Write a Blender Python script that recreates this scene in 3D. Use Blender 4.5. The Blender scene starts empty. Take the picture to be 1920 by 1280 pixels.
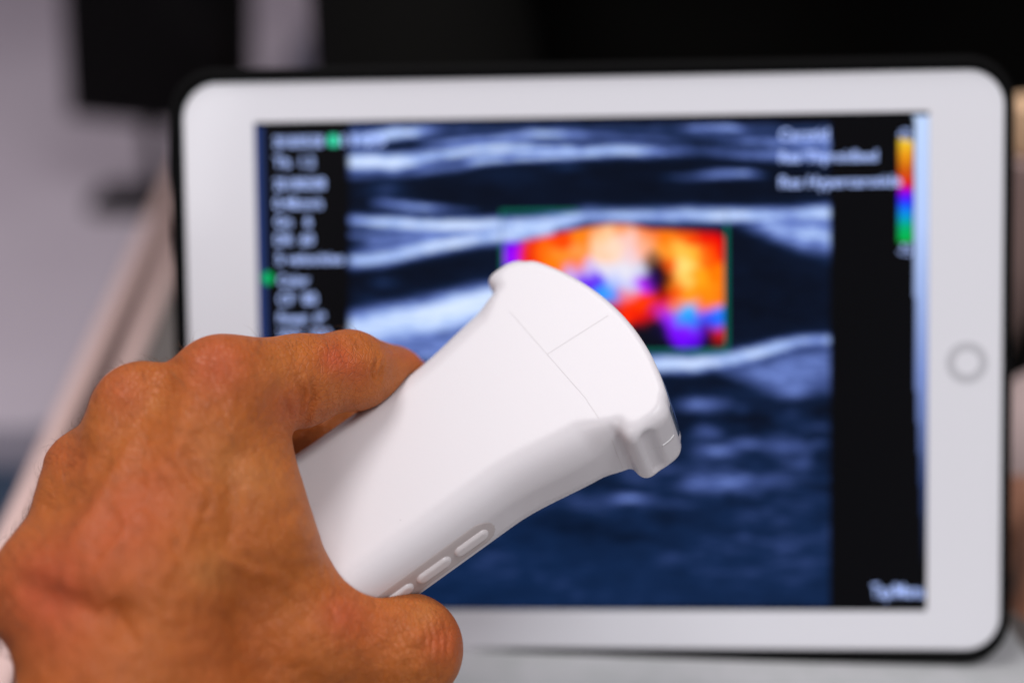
import bpy, math, random
import numpy as np
from mathutils import Vector, Matrix
random.seed(4); rng = np.random.default_rng(7)
S = bpy.context.scene
C = S.collection
# ------------------------------------------------------------------ camera, world, lamps, exposure
PITCH = math.radians(25.0)
CAMZ = 1.015
cam = bpy.data.cameras.new('camera'); camo = bpy.data.objects.new('camera', cam); C.objects.link(camo)
cam.lens = 50; cam.sensor_width = 36; cam.clip_start = 0.01; cam.clip_end = 60
camo.location = (0, 0, CAMZ); camo.rotation_euler = (math.pi/2 - PITCH, 0, 0)
cam.dof.use_dof = True; cam.dof.focus_distance = 0.333; cam.dof.aperture_fstop = 3.45; cam.dof.aperture_blades = 0
S.camera = camo
S.render.resolution_x = 1024; S.render.resolution_y = 682
w = bpy.data.worlds.new('World'); S.world = w; w.use_nodes = True
bg = w.node_tree.nodes['Background']; bg.inputs[0].default_value = (0.86, 0.80, 0.90, 1); bg.inputs[1].default_value = 0.24
def area(name, loc, target, sx, sy, power, col):
    l = bpy.data.lights.new(name, 'AREA'); l.shape = 'RECTANGLE'; l.size = sx; l.size_y = sy; l.energy = power; l.color = col
    o = bpy.data.objects.new(name, l); C.objects.link(o); o.location = loc
    o.rotation_euler = (Vector(target) - Vector(loc)).to_track_quat('-Z', 'Y').to_euler()
    return o
area('ceiling_or_fill_lamp', (-0.40, 0.50, 2.3), (0, 0.3, 0.9), 0.7, 0.5, 12.5, (1.0, 0.97, 0.98))
area('ceiling_or_fill_lamp', (-0.8, -0.8, 1.7), (0, 0.35, 0.85), 0.6, 0.5, 3.6, (1.0, 0.97, 0.98))  # added fill from the left, brightens rails, bezel and background
area('ceiling_or_fill_lamp', (0.50, -0.45, 2.3), (0, 0.35, 0.85), 0.6, 0.5, 11.6, (0.97, 0.98, 1.0))
area('ceiling_or_fill_lamp', (1.0, -1.2, 1.15), (0, 0.35, 0.9), 0.8, 0.8, 3.2, (1.0, 0.96, 0.96))  # added low fill from the right, lifts the probe's lower side
S.view_settings.view_transform = 'Standard'; S.view_settings.look = 'None'
S.view_settings.exposure = 0.0; S.view_settings.gamma = 1.0; S.view_settings.use_curve_mapping = False
S.cycles.use_denoising = True
S.cycles.max_bounces = 8

# ------------------------------------------------------------------ helpers
F = 50/36*1920
cp, sp = math.cos(PITCH), math.sin(PITCH)
CR = np.array([[1, 0, 0], [0, sp, -cp], [0, cp, sp]])            # columns: right, up, back (camera axes in the world)
def c2w(p):                                                        # camera-frame millimetres -> world metres
    p = np.asarray(p, float)
    return p @ CR.T * 0.001 + np.array([0, 0, CAMZ])
def w2c(p):
    return (np.asarray(p, float) - np.array([0, 0, CAMZ])) @ CR * 1000
def K(px, py, d):                                                  # a point seen at px,py of the photo at depth d (mm)
    return np.array([(px-960)/F*d, -(py-640)/F*d, -d])
def proj(p):                                                       # camera-frame mm -> photo pixels
    return 960 + F*p[..., 0]/-p[..., 2], 640 - F*p[..., 1]/-p[..., 2]
def srgb(*c):
    c = np.asarray(c, float)/255
    return np.where(c <= 0.04045, c/12.92, ((c+0.055)/1.055)**2.4)

def mk(name, V, Fc, m=None, parent=None, origin=None, smooth=True):
    V = np.asarray(V, float)
    o0 = np.asarray(origin if origin is not None else ((0, 0, 0) if parent is not None else V.mean(0)), float)
    if parent is not None and origin is None: o0 = np.array(parent.location)
    me = bpy.data.meshes.new(name)
    me.from_pydata((V - o0).tolist(), [], Fc.tolist() if hasattr(Fc, 'tolist') else Fc)
    if smooth: me.polygons.foreach_set('use_smooth', [True]*len(me.polygons))
    me.update()
    ob = bpy.data.objects.new(name, me); C.objects.link(ob)
    if parent is not None:
        root = np.array(parent.matrix_world.translation) if parent.parent else np.array(parent.location)
        ob.parent = parent
        if parent.parent is not None:
            root = np.array(parent.location) + np.array(parent.parent.location)
        ob.location = o0 - root
    else:
        ob.location = o0
    if m: me.materials.append(m)
    return ob
def tag(o, label=None, cat=None, kind=None, group=None):
    if label: o['label'] = label
    if cat: o['category'] = cat
    if kind: o['kind'] = kind
    if group: o['group'] = group
    return o
def empty(name, loc, label, cat, kind=None):
    o = bpy.data.objects.new(name, None); C.objects.link(o); o.location = loc; o.empty_display_size = 0.05
    return tag(o, label, cat, kind)

def mat(name, col, rough=0.5, spec=0.5, sss=0, bump=None, noise=None, emit=None, coat=0, metal=0):
    m = bpy.data.materials.new(name); m.use_nodes = True; nt = m.node_tree; b = nt.nodes['Principled BSDF']
    b.inputs['Base Color'].default_value = (*col, 1); b.inputs['Roughness'].default_value = rough
    b.inputs['Specular IOR Level'].default_value = spec; b.inputs['Metallic'].default_value = metal
    if coat: b.inputs['Coat Weight'].default_value = coat; b.inputs['Coat Roughness'].default_value = 0.05
    if emit: b.inputs['Emission Color'].default_value = (*emit, 1); b.inputs['Emission Strength'].default_value = 1
    tc = nt.nodes.new('ShaderNodeTexCoord')
    if noise:                                                      # (scale, second colour)
        n = nt.nodes.new('ShaderNodeTexNoise'); n.inputs['Scale'].default_value = noise[0]; n.inputs['Detail'].default_value = 6
        nt.links.new(tc.outputs['Object'], n.inputs['Vector'])
        r = nt.nodes.new('ShaderNodeValToRGB'); r.color_ramp.elements[0].position = 0.35; r.color_ramp.elements[1].position = 0.68
        r.color_ramp.elements[0].color = (*col, 1); r.color_ramp.elements[1].color = (*noise[1], 1)
        nt.links.new(n.outputs['Fac'], r.inputs['Fac']); nt.links.new(r.outputs['Color'], b.inputs['Base Color'])
    if bump:                                                       # (scale, strength, distance)
        n = nt.nodes.new('ShaderNodeTexNoise'); n.inputs['Scale'].default_value = bump[0]; n.inputs['Detail'].default_value = 4
        nt.links.new(tc.outputs['Object'], n.inputs['Vector'])
        bp = nt.nodes.new('ShaderNodeBump'); bp.inputs['Strength'].default_value = bump[1]; bp.inputs['Distance'].default_value = bump[2]
        nt.links.new(n.outputs['Fac'], bp.inputs['Height']); nt.links.new(bp.outputs['Normal'], b.inputs['Normal'])
    return m

# ---- implicit surfaces: distance functions meshed with surface nets, then pulled onto the zero level
def smin(a, b, k):
    h = np.clip(0.5 + 0.5*(b-a)/k, 0, 1)
    return b*(1-h) + a*h - k*h*(1-h)
def smax(a, b, k): return -smin(-a, -b, k)
def cone(p, a, b, ra, rb):
    a = np.asarray(a, float); b = np.asarray(b, float)
    ab = b - a; L2 = ab @ ab
    q = p - a
    t = np.clip((q @ ab)/L2, 0, 1)
    return np.sqrt(((q - t[..., None]*ab)**2).sum(-1)) - (ra + (rb-ra)*t)
def ell(p, c, r, M=None):
    q = p - np.asarray(c)
    if M is not None: q = q @ np.asarray(M).T
    r = np.asarray(r, float)
    k0 = np.sqrt(((q/r)**2).sum(-1)); k1 = np.sqrt(((q/r**2)**2).sum(-1)) + 1e-9
    return k0*(k0-1)/k1
def nets(fn, lo, hi, h, newton=3):
    lo = np.asarray(lo, float); n = np.ceil((np.asarray(hi)-lo)/h).astype(int)+1
    ax = [lo[i]+h*np.arange(n[i]) for i in range(3)]
    G = np.empty(n, np.float32)
    step = max(1, int(600000/(n[1]*n[2])))
    for i in range(0, n[0], step):
        X, Y, Z = np.meshgrid(ax[0][i:i+step], ax[1], ax[2], indexing='ij')
        G[i:i+step] = fn(np.stack([X, Y, Z], -1))
    s = G < 0
    acc = np.zeros((n[0]-1, n[1]-1, n[2]-1, 3), np.float32); cnt = np.zeros(acc.shape[:3], np.float32)
    offs = [(0, 0), (0, 1), (1, 0), (1, 1)]
    faces = []
    cross = []
    for a in range(3):
        sl0 = [slice(None)]*3; sl1 = [slice(None)]*3; sl0[a] = slice(0, -1); sl1[a] = slice(1, None)
        A = G[tuple(sl0)]; B = G[tuple(sl1)]
        cr = (s[tuple(sl0)] != s[tuple(sl1)])
        t = np.where(cr, A/np.where(cr, A-B, 1), 0)
        cross.append((cr, s[tuple(sl0)]))
        u, v = (a+1) % 3, (a+2) % 3
        for du, dv in offs:
            sl = [slice(None)]*3
            sl[u] = slice(du, n[u]-1+du); sl[v] = slice(dv, n[v]-1+dv)
            c = cr[tuple(sl)]; tt = t[tuple(sl)]
            cnt += c
            acc[..., a] += np.where(c, tt, 0); acc[..., u] += c*du; acc[..., v] += c*dv
    m = cnt > 0
    idx = -np.ones(m.shape, np.int64); idx[m] = np.arange(m.sum())
    ijk = np.argwhere(m)
    V = lo + h*(ijk + acc[m]/cnt[m][:, None])
    for a in range(3):
        cr, sg = cross[a]; u, v = (a+1) % 3, (a+2) % 3
        e = np.argwhere(cr)
        ok = (e[:, u] > 0) & (e[:, v] > 0) & (e[:, u] < n[u]-1) & (e[:, v] < n[v]-1)
        e = e[ok]; sgn = sg[tuple(e.T)]
        def g(du, dv):
            q = e.copy(); q[:, u] -= du; q[:, v] -= dv
            return idx[tuple(q.T)]
        q = np.stack([g(1, 1), g(0, 1), g(0, 0), g(1, 0)], 1)
        q[~sgn] = q[~sgn][:, ::-1]
        faces.append(q)
    Fc = np.concatenate(faces)
    for _ in range(newton):
        f0 = fn(V); e = h*0.25
        gr = np.stack([fn(V+np.eye(3)[i]*e) - fn(V-np.eye(3)[i]*e) for i in range(3)], -1)/(2*e)
        g2 = (gr**2).sum(-1)
        d = np.clip(f0/np.maximum(g2, 0.2), -h*0.7, h*0.7)
        V = V - gr*d[:, None]
    return V, Fc
def vnoise(x, y, seed):
    r = np.random.default_rng(seed); g = r.random((256, 256))
    xi = np.floor(x).astype(int); yi = np.floor(y).astype(int); fx = x-xi; fy = y-yi
    fx = fx*fx*(3-2*fx); fy = fy*fy*(3-2*fy)
    a = g[yi % 256, xi % 256]; b = g[yi % 256, (xi+1) % 256]; c = g[(yi+1) % 256, xi % 256]; d = g[(yi+1) % 256, (xi+1) % 256]
    return (a*(1-fx)+b*fx)*(1-fy)+(c*(1-fx)+d*fx)*fy
vn2 = vnoise
def normals(fn, V, e=0.3):
    g = np.stack([fn(V+np.eye(3)[i]*e) - fn(V-np.eye(3)[i]*e) for i in range(3)], -1)
    return g/np.maximum(np.linalg.norm(g, axis=-1, keepdims=True), 1e-9)
def box(lo, hi):
    x0, y0, z0 = lo; x1, y1, z1 = hi
    V = [(x0, y0, z0), (x1, y0, z0), (x1, y1, z0), (x0, y1, z0), (x0, y0, z1), (x1, y0, z1), (x1, y1, z1), (x0, y1, z1)]
    return V, [(0, 3, 2, 1), (4, 5, 6, 7), (0, 1, 5, 4), (1, 2, 6, 5), (2, 3, 7, 6), (3, 0, 4, 7)]
def rbox_outline(hw, hh, r, n=10, cx=0, cy=0):
    P = []
    for k, (sx, sy) in enumerate(((1, 1), (-1, 1), (-1, -1), (1, -1))):
        for i in range(n+1):
            a = (k + i/n)*math.pi/2
            P.append((cx + sx*(hw-r) + r*math.cos(a), cy + sy*(hh-r) + r*math.sin(a)))
    return P
def slab(hw, hh, r, z0, z1, ch=0.0, n=12, cx=0, cy=0, hole=None):
    """Rounded rectangular plate between z0 (back) and z1 (front) with rounded rims; hole = (hw, hh, r, cx, cy) leaves an opening."""
    rings = []
    if ch > 0:
        for k in range(5):
            a = k/4*math.pi/2
            rings.append((ch*(1-math.sin(a)), z0 + ch*(1-math.cos(a))))
        for k in range(5):
            a = k/4*math.pi/2
            rings.append((ch*(1-math.cos(a)), z1 - ch*(1-math.sin(a))))
    else:
        rings = [(0, z0), (0, z1)]
    V = []; Fs = []; m = 0
    for ins, z in rings:
        P = rbox_outline(hw-ins, hh-ins, max(r-ins, 0.02*r), n, cx, cy); m = len(P)
        V += [(x, y, z) for x, y in P]
    R = len(rings)
    for k in range(R-1):
        for i in range(m):
            j = (i+1) % m
            Fs.append((k*m+i, k*m+j, (k+1)*m+j, (k+1)*m+i))
    if hole is None:
        Fs.append(tuple(range(m))[::-1]); Fs.append(tuple((R-1)*m+i for i in range(m)))
    else:
        b = len(V)
        P = rbox_outline(hole[0], hole[1], hole[2], n, hole[3], hole[4])
        V += [(x, y, z1) for x, y in P] + [(x, y, z0) for x, y in P]
        for i in range(m):
            j = (i+1) % m
            Fs.append(((R-1)*m+i, (R-1)*m+j, b+j, b+i))
            Fs.append((b+i, b+j, b+m+j, b+m+i))
            Fs.append((i, b+m+i, b+m+j, j))
    return np.array(V), Fs

# ------------------------------------------------------------------ the setting
M_table = mat('table_laminate', (0.13, 0.115, 0.105), 0.45, noise=(30, (0.16, 0.14, 0.13)), bump=(400, 0.05, 0.001))
M_trim = mat('table_trim', (0.95, 0.68, 0.62), 0.35)
M_groove = mat('table_groove', (0.11, 0.075, 0.07), 0.5)
M_leg = mat('table_leg_metal', (0.4, 0.4, 0.42), 0.35, metal=0.8)
M_carpet = mat('blue_carpet', (0.07, 0.17, 0.32), 0.95, noise=(60, (0.10, 0.20, 0.36)), bump=(900, 0.6, 0.003))
M_wall = mat('wall_paint', (0.50, 0.43, 0.49), 0.8, noise=(2, (0.55, 0.47, 0.53)), bump=(300, 0.05, 0.001))
M_desk = mat('side_desk_top', (0.42, 0.36, 0.41), 0.6, noise=(5, (0.47, 0.41, 0.46)))
M_black = mat('black_plastic', (0.003, 0.003, 0.003), 0.6, 0.1)
M_paper = mat('paper_mat', (0.45, 0.45, 0.46), 0.7, noise=(90, (0.40, 0.41, 0.41)), bump=(500, 0.1, 0.0005))

V, f_ = box((-6, -3, -0.05), (6, 6, 0)); tag(mk('floor', V, f_, M_carpet, smooth=False), kind='structure')
V, f_ = box((-6, 2.6, 0.0), (6, 2.7, 2.8)); tag(mk('wall', V, f_, M_wall, smooth=False), 'pale mauve painted wall behind the desk and the person', 'wall', 'structure')

# main table: its left edge runs away from the camera with two pale rails
TZ = 0.75
ang = math.atan2(-0.2027+0.177, 0.808-0.42)
def tpt(u, v, z):                                                  # u across from the left edge, v along it
    ca, sa = math.cos(ang), math.sin(ang)
    dx, dy = math.sin(ang), math.cos(ang)
    return (-0.177 + dx*(v-0.42) + dy*u, 0.42 + dy*(v-0.42) - dx*u, z)
def tbox(u0, u1, v0, v1, z0, z1):
    V, f_ = box((u0, v0, z0), (u1, v1, z1))
    return [tpt(*p) for p in V], f_
def rail(u0, u1, v0, v1, z0, z1):
    n = 14; V = []; cu = (u0+u1)/2; r = (u1-u0)/2
    for v in (v0, v1):
        V.append(tpt(u0, v, z0))
        for i in range(n+1):
            a = math.pi*(1-i/n); V.append(tpt(cu + r*math.cos(a), v, z1 - r*0.6 + r*0.6*math.sin(a)))
        V.append(tpt(u1, v, z0))
    m = n+3
    Fs = [(i, i+1, m+i+1, m+i) for i in range(m-1)] + [tuple(range(m))[::-1], tuple(range(m, 2*m))]
    return V, Fs
table = empty('table', (0.3, 0.4, 0), 'dark taupe table with two pale pink rails along its left edge', 'table')
V, f_ = tbox(0.0272, 1.3, -0.5, 0.98, TZ-0.03, TZ); mk('tabletop', V, f_, M_table, table, smooth=False)
V, f_ = tbox(0.0, 0.0268, -0.5, 0.98, TZ-0.03, TZ-0.004); mk('edge_groove', V, f_, M_groove, table, smooth=False)
for u0, u1 in ((0.0005, 0.0092), (0.0178, 0.0265)):
    V, f_ = rail(u0, u1, -0.5, 0.98, TZ-0.0035, TZ+0.003); mk('rail', V, f_, M_trim, table)
for u, v in ((0.08, -0.42), (1.2, -0.42), (0.08, 0.9), (1.2, 0.9)):
    V, f_ = tbox(u-0.02, u+0.02, v-0.02, v+0.02, 0.0, TZ-0.031); mk('leg', V, f_, M_leg, table, smooth=False)
V, f_ = tbox(-0.0, 0.33, -0.05, 0.44, TZ+0.0035, TZ+0.0043)
V = [tpt(u, v, z) for (u, v, z) in box((0.029, -0.05, TZ+0.0002), (0.325, 0.44, TZ+0.0012))[0]]
tag(mk('paper_sheet', V, f_, M_paper, smooth=False), 'large pale grey sheet lying flat on the table under the tablet', 'sheet')

# low side desk with a black monitor
desk = empty('side_desk', (-0.9, 1.7, 0), 'low mauve grey desk left of the table, carrying the black monitor', 'desk')
DZ = 0.66
V, f_ = slab(1.05, 0.80, 0.03, DZ-0.03, DZ, 0.004); V = V + np.array([-1.28, 1.46, 0]); mk('desktop', V, f_, M_desk, desk)
for x in (-2.25, -0.29):
    for y in (0.72, 2.2):
        V, f_ = box((x-0.02, y-0.02, 0), (x+0.02, y+0.02, DZ-0.031)); mk('leg', V, f_, M_leg, desk, smooth=False)
def ground_pt(px, py, z):
    d = c2w(K(px, py, 1000)) - np.array([0, 0, CAMZ]); t = (z-CAMZ)/d[2]
    return np.array([0, 0, CAMZ]) + d*t
mb = ground_pt(262, 385, DZ)
mon = empty('monitor', (mb[0], mb[1], DZ), 'black monitor on a stem stand, on the low desk behind the tablet', 'monitor')
V, f_ = slab(0.034, 0.024, 0.01, 0, 0.009, 0.003); mk('base', V+np.array([mb[0], mb[1], DZ]), f_, M_black, mon)
V, f_ = slab(0.005, 0.004, 0.002, 0, 0.12, 0.002); mk('stem', V+np.array([mb[0]+0.012, mb[1]+0.008, DZ+0.0085]), f_, M_black, mon)
V, f_ = slab(0.067, 0.10, 0.004, -0.008, 0.008, 0.003)
Rm = np.array(Matrix.Rotation(math.radians(-9), 3, 'Z') @ Matrix.Rotation(math.radians(86), 3, 'X') @ Matrix.Rotation(math.radians(-3), 3, 'Z'))
pc = np.array([mb[0]+0.032, mb[1]-0.008, DZ+0.166])
pan = mk('display', V @ Rm.T + pc, f_, M_black, mon)
V, f_ = slab(0.063, 0.095, 0.002, 0.0083, 0.0089, 0.0); mk('screen', V @ Rm.T + pc, f_, mat('monitor_glass', (0.002, 0.002, 0.002), 0.4, 0.1), pan)

# ------------------------------------------------------------------ the person in black behind the table
M_skin2 = mat('skin_behind', (0.50, 0.24, 0.15), 0.5, sss=0, noise=(60, (0.42, 0.18, 0.11)))
M_jacket = mat('black_jacket', (0.0028, 0.0026, 0.0023), 0.9, 0.05, bump=(60, 0.3, 0.004))
M_cuff = mat('shirt_cuff', (0.62, 0.47, 0.45), 0.8)
M_hair = mat('dark_hair', (0.02, 0.012, 0.008), 0.6)
bx_, by_ = 0.17, 0.80
B = lambda x, y, z: np.array([bx_+x, by_+y, z])*1000.
hR = w2c([0, 0, 0])
wr = c2w(K(1975, 960, 490))*1000; el = c2w(K(2560, -60, 660))*1000; kn = c2w(K(1925, 1110, 478))*1000
wl = c2w(K(850, 500, 530))*1000; elL = c2w(K(770, -150, 700))*1000; knl = c2w(K(850, 700, 500))*1000
def body_core(p, g=0):
    d = cone(p, B(0, 0, 0.98), B(0, 0.02, 1.22), 118+g, 125+g)
    d = smin(d, cone(p, B(-0.09, 0, 0.95), B(-0.12, 0.02, 1.30), 95+g, 85+g), 40)
    d = smin(d, cone(p, B(0.09, 0, 0.95), B(0.12, 0.02, 1.30), 95+g, 85+g), 40)
    d = smin(d, cone(p, B(-0.09, 0, 0.10), B(-0.08, 0, 0.90), 50+g, 92+g), 30)
    d = smin(d, cone(p, B(0.09, 0, 0.10), B(0.08, 0, 0.90), 50+g, 92+g), 30)
    d = smin(d, cone(p, B(-0.19, 0.02, 1.36), elL, 52+g, 42+g), 30)
    d = smin(d, cone(p, B(0.19, 0.02, 1.36), el, 52+g, 42+g), 30)
    return d
def body_fn(p):
    d = body_core(p)
    d = smin(d, cone(p, B(0, 0.02, 1.36), B(0, 0.0, 1.50), 55, 52), 30)
    d = smin(d, ell(p, B(0, -0.01, 1.60), (74, 92, 112)), 18)
    d = smin(d, ell(p, B(0, -0.105, 1.585), (11, 16, 18)), 10)
    d = smin(d, cone(p, B(-0.078, 0.0, 1.60), B(-0.08, 0.005, 1.57), 9, 7), 6)
    d = smin(d, cone(p, B(0.078, 0.0, 1.60), B(0.08, 0.005, 1.57), 9, 7), 6)
    d = smax(d, -ell(p, B(-0.033, -0.105, 1.61), (14, 12, 8)), 8)
    d = smax(d, -ell(p, B(0.033, -0.105, 1.61), (14, 12, 8)), 8)
    d = smin(d, cone(p, el, wr, 40, 27), 20)
    d = smin(d, cone(p, elL, wl, 40, 27), 20)
    return d
def handp(wrist, knuck, across, curl, side):
    """A palm and five bent fingers between wrist and knuckles."""
    pr = []
    for i, (o, L, r) in enumerate(((-30, 0.85, 9.5), (-10, 1.0, 9.5), (10, 0.93, 9), (29, 0.75, 8))):
        k0 = knuck + across*o; b0 = wrist + across*o*0.55
        k1 = k0 + curl[0]*40*L; k2 = k1 + curl[1]*26*L; k3 = k2 + curl[2]*20*L
        pr += [(b0, k0, 14, 11), (k0, k1, r+1, r), (k1, k2, r, r-1), (k2, k3, r-1, r-2)]
    t0 = wrist - across*22; t1 = t0*0.45 + knuck*0.55 - across*42 + curl[1]*5
    t2 = t1 + curl[1]*26 + (knuck-wrist)*0.15; t3 = t2 + curl[2]*24
    pr += [(t0, t1, 15, 12), (t1, t2, 12, 10), (t2, t3, 10, 8.5)]
    return pr
un = lambda v: v/np.linalg.norm(v)
wdir = lambda x, y, z: un(np.array([1., 0, 0])*x + CR[:, 1]*y + CR[:, 2]*z)
hp1 = handp(wr, kn, wdir(-0.1, 0.1, 0.95), (wdir(-0.6, -0.75, 0), wdir(-0.95, -0.2, 0), wdir(-0.95, 0.2, 0)), 1)
hp2 = handp(wl, knl, wdir(-1, 0, 0.0), (wdir(0, -1, 0.1), wdir(0, -1, 0.1), wdir(0, -0.9, 0.2)), -1)
def mkhand(pr, wrp):
    def fn(p):
        d = None
        for a, b, ra, rb in pr:
            q = cone(p, a, b, ra, rb); d = q if d is None else smin(d, q, 4)
        return d
    P = np.array([x for a, b, _, _ in pr for x in (a, b)])
    return nets(fn, P.min(0)-22, P.max(0)+22, 3.0, 2)
V1, F1 = nets(body_fn, B(-0.40, -0.55, 0.03), B(0.48, 0.2, 1.76), 11.0, 2)
Vh, Fh = mkhand(hp1, wr)
Vg, Fg = mkhand([(a, b, ra*0.8, rb*0.8) for a, b, ra, rb in hp2], wl)
VV = np.concatenate([V1, Vh, Vg]); FF = np.concatenate([F1, Fh+len(V1), Fg+len(V1)+len(Vh)])
person = mk('person', VV/1000, FF, M_skin2, origin=(bx_, by_, 0))
tag(person, 'person in a black jacket standing behind the tablet and holding its right side', 'person')
def jack_fn(p):
    d = body_core(p, 10)
    d = smin(d, cone(p, el, el*0.14+wr*0.86, 54, 40), 25)
    d = smin(d, cone(p, elL, elL*0.05+wl*0.95, 54, 46), 25)
    d = smax(d, p[..., 2]-1440, 12)
    d = smax(d, 60-p[..., 2], 6)
    fold = 5.0*(vn2(p[..., 0]/70+p[..., 2]/160+30, p[..., 2]/55+30, 21)-0.5) + 4*(vn2(p[..., 1]/60+20, p[..., 2]/90+p[..., 0]/80+20, 22)-0.5)
    return d - fold
V1, F1 = nets(jack_fn, B(-0.42, -0.60, 0.02), B(0.50, 0.22, 1.50), 10.0, 2)
mk('jacket', V1/1000, F1, M_jacket, person)
def cuff_fn(p): return cone(p, el*0.2+wr*0.8, el*0.05+wr*0.95, 37, 36)
P = np.array([el*0.2+wr*0.8, wr]); V1, F1 = nets(cuff_fn, P.min(0)-45, P.max(0)+45, 4.0, 2)
mk('shirt_cuff', V1/1000, F1, M_cuff, person)
def hair_fn(p):
    d = ell(p, B(0, 0.012, 1.625), (84, 100, 108)); return smax(d, -ell(p, B(0, -0.085, 1.57), (80, 90, 100)), 10)
V1, F1 = nets(hair_fn, B(-0.11, -0.13, 1.48), B(0.11, 0.14, 1.76), 6, 2)
mk('hair', V1/1000, F1, M_hair, person)

# small tan box peeking out beside the tablet, standing on the table
q = ground_pt(1937, 760, TZ) + np.array([-0.0165, 0, 0])
V, f_ = slab(0.014, 0.014, 0.0139, 0, 0.106, 0.003)
bt = tag(mk('bottle', V + np.array([q[0], q[1], TZ]), f_, mat('brown_plastic', (0.30, 0.20, 0.18), 0.5), origin=(q[0], q[1], TZ)),
         'small brown bottle with a tan cap standing right of the tablet', 'bottle')
V, f_ = slab(0.0115, 0.0115, 0.0114, 0, 0.019, 0.002)
mk('cap', V + np.array([q[0], q[1], TZ+0.1062]), f_, mat('tan_cap', (0.85, 0.55, 0.33), 0.5), bt)

# ------------------------------------------------------------------ the tablet
TR = np.array([[0.9985, -0.0112, -0.0543], [0.008, 0.9982, -0.0586], [0.0549, 0.0581, 0.9968]])
TC = np.array([22.85, -7.2, -420.4])
def T(V): return c2w(np.asarray(V, float) @ TR.T + TC)
M_case = mat('case_rubber', (0.003, 0.003, 0.003), 0.7, 0.08, bump=(800, 0.1, 0.0003))
M_bezel = mat('white_glass_bezel', (0.84, 0.84, 0.88), 0.28, coat=0.4)
M_alu = mat('silver_edge', (0.62, 0.66, 0.72), 0.25, metal=0.9)
tb = T([[0, -88, -6]])[0]
tab = empty('tablet', tb, 'white tablet in a black case showing an ultrasound scan with a colour box', 'tablet')
V, f_ = slab(123.4, 88.8, 13.6, -12, -0.9, 3.0, cx=-0.7); case = mk('case', T(V), f_, M_case, tab)
V, f_ = slab(123.4, 88.8, 13.6, -5, 1.6, 1.5, cx=-0.7, hole=(120.4, 85.1, 10.8, 0, 0)); mk('case_rim', T(V), f_, M_case, case)
V, f_ = slab(60, 62, 6, -1.5, 1.5, 1.0)
# folding stand flap behind the case, down to the table
top = T([[0, 20, -13]])[0]; low = np.array([top[0], top[1]+0.085, TZ+0.002])
n1 = un(low-top); xw = un(T([[1, 0, 0]])[0]-T([[0, 0, 0]])[0]); n2 = np.cross(xw, n1); Lf = np.linalg.norm(low-top)
Vf = [(top+low)/2 + xw*x*0.001 + n1*(y/62*Lf/2) + n2*z*0.001 for x, y, z in V]
mk('stand_flap', Vf, f_, M_case, case)
V, f_ = slab(120.2, 84.9, 10.6, -6.5, 0.25, 0.3); mk('edge', T(V), f_, M_alu, tab)
V, f_ = slab(119.8, 84.5, 10.2, -1.0, 0.6, 0.35, hole=(98.6, 73.0, 0.8, 0, 0)); bez = mk('bezel', T(V), f_, M_bezel, tab, smooth=False)
# home button
def disc(r, z, n=48, cx=0, cy=0):
    return [(cx+r*math.cos(2*math.pi*i/n), cy+r*math.sin(2*math.pi*i/n), z) for i in range(n)]
def ringmesh(r0, r1, z, cx, cy, dz=0.25, n=48):
    V = disc(r0, z, n, cx, cy)+disc(r1, z, n, cx, cy)+disc(r0, z-dz, n, cx, cy)+disc(r1, z-dz, n, cx, cy); Fs = []
    for i in range(n):
        j = (i+1) % n
        Fs += [(i, j, n+j, n+i)[::-1], (n+i, n+j, 3*n+j, 3*n+i), (i, 2*n+i, 2*n+j, j)]
    return V, Fs
V, f_ = ringmesh(3.6, 5.9, 0.75, 109.7, 0.3); hb = mk('home_button', T(V), [t[::-1] for t in f_], mat('home_ring', (0.55, 0.55, 0.58), 0.35), tab, smooth=False)
V = disc(3.6, 0.68, 48, 109.7, 0.3); mk('button_face', T(V), [tuple(range(48))], M_bezel, hb, smooth=False)

# screen picture: a colour per grid vertex, worked out from the scan's bands
nx, ny = 420, 310
gx, gy = np.meshgrid(np.linspace(-98.5, 98.5, nx), np.linspace(72.9, -72.9, ny))
GP = np.stack([gx, gy, np.full_like(gx, 0.30)], -1)
PX, PY = proj(GP @ TR.T + TC)
I = np.zeros_like(PX)
def band(pts, I0=None, asym=1.0):
    """pts: (x, y, half thickness, brightness) along the band."""
    global I
    P = np.array(pts, float)
    yc = np.interp(PX, P[:, 0], P[:, 1]); th = np.interp(PX, P[:, 0], P[:, 2])
    br = np.interp(PX, P[:, 0], P[:, 3], left=0, right=0)
    d = PY-yc; t = np.where(d > 0, th*asym, th)
    I = np.maximum(I, 0.92*br*np.exp(-(np.abs(d)/t)**2.1*0.75)) + 0.13*br*np.exp(-(np.abs(d)/(1.5*t))**2)*(1-np.minimum(I, 1))
def blob(x, y, sx, sy, b):
    global I
    I = I + b*np.exp(-((PX-x)/sx)**2-((PY-y)/sy)**2)
base = 0.06 + 0.02*vnoise(PX/60, PY/25, 1) + np.where(PY > 700, 0.10*np.clip((PY-690)/120, 0, 1), 0) + np.where(PY < 262, 0.16, 0)
I = I + base
band([(650, 262, 13, .7), (700, 258, 13, .75), (740, 250, 11, .95), (775, 248, 10, .9), (810, 244, 9, .5), (860, 243, 8, .2), (980, 243, 8, .1)])
band([(650, 303, 15, .95), (700, 303, 16, 1), (740, 306, 15, 1.02), (780, 299, 13, .85), (830, 290, 10, .78), (900, 281, 9, .95), (950, 279, 9, .95), (1010, 279, 10, .75), (1100, 283, 10, .7), (1180, 280, 10, .6)])
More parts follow.
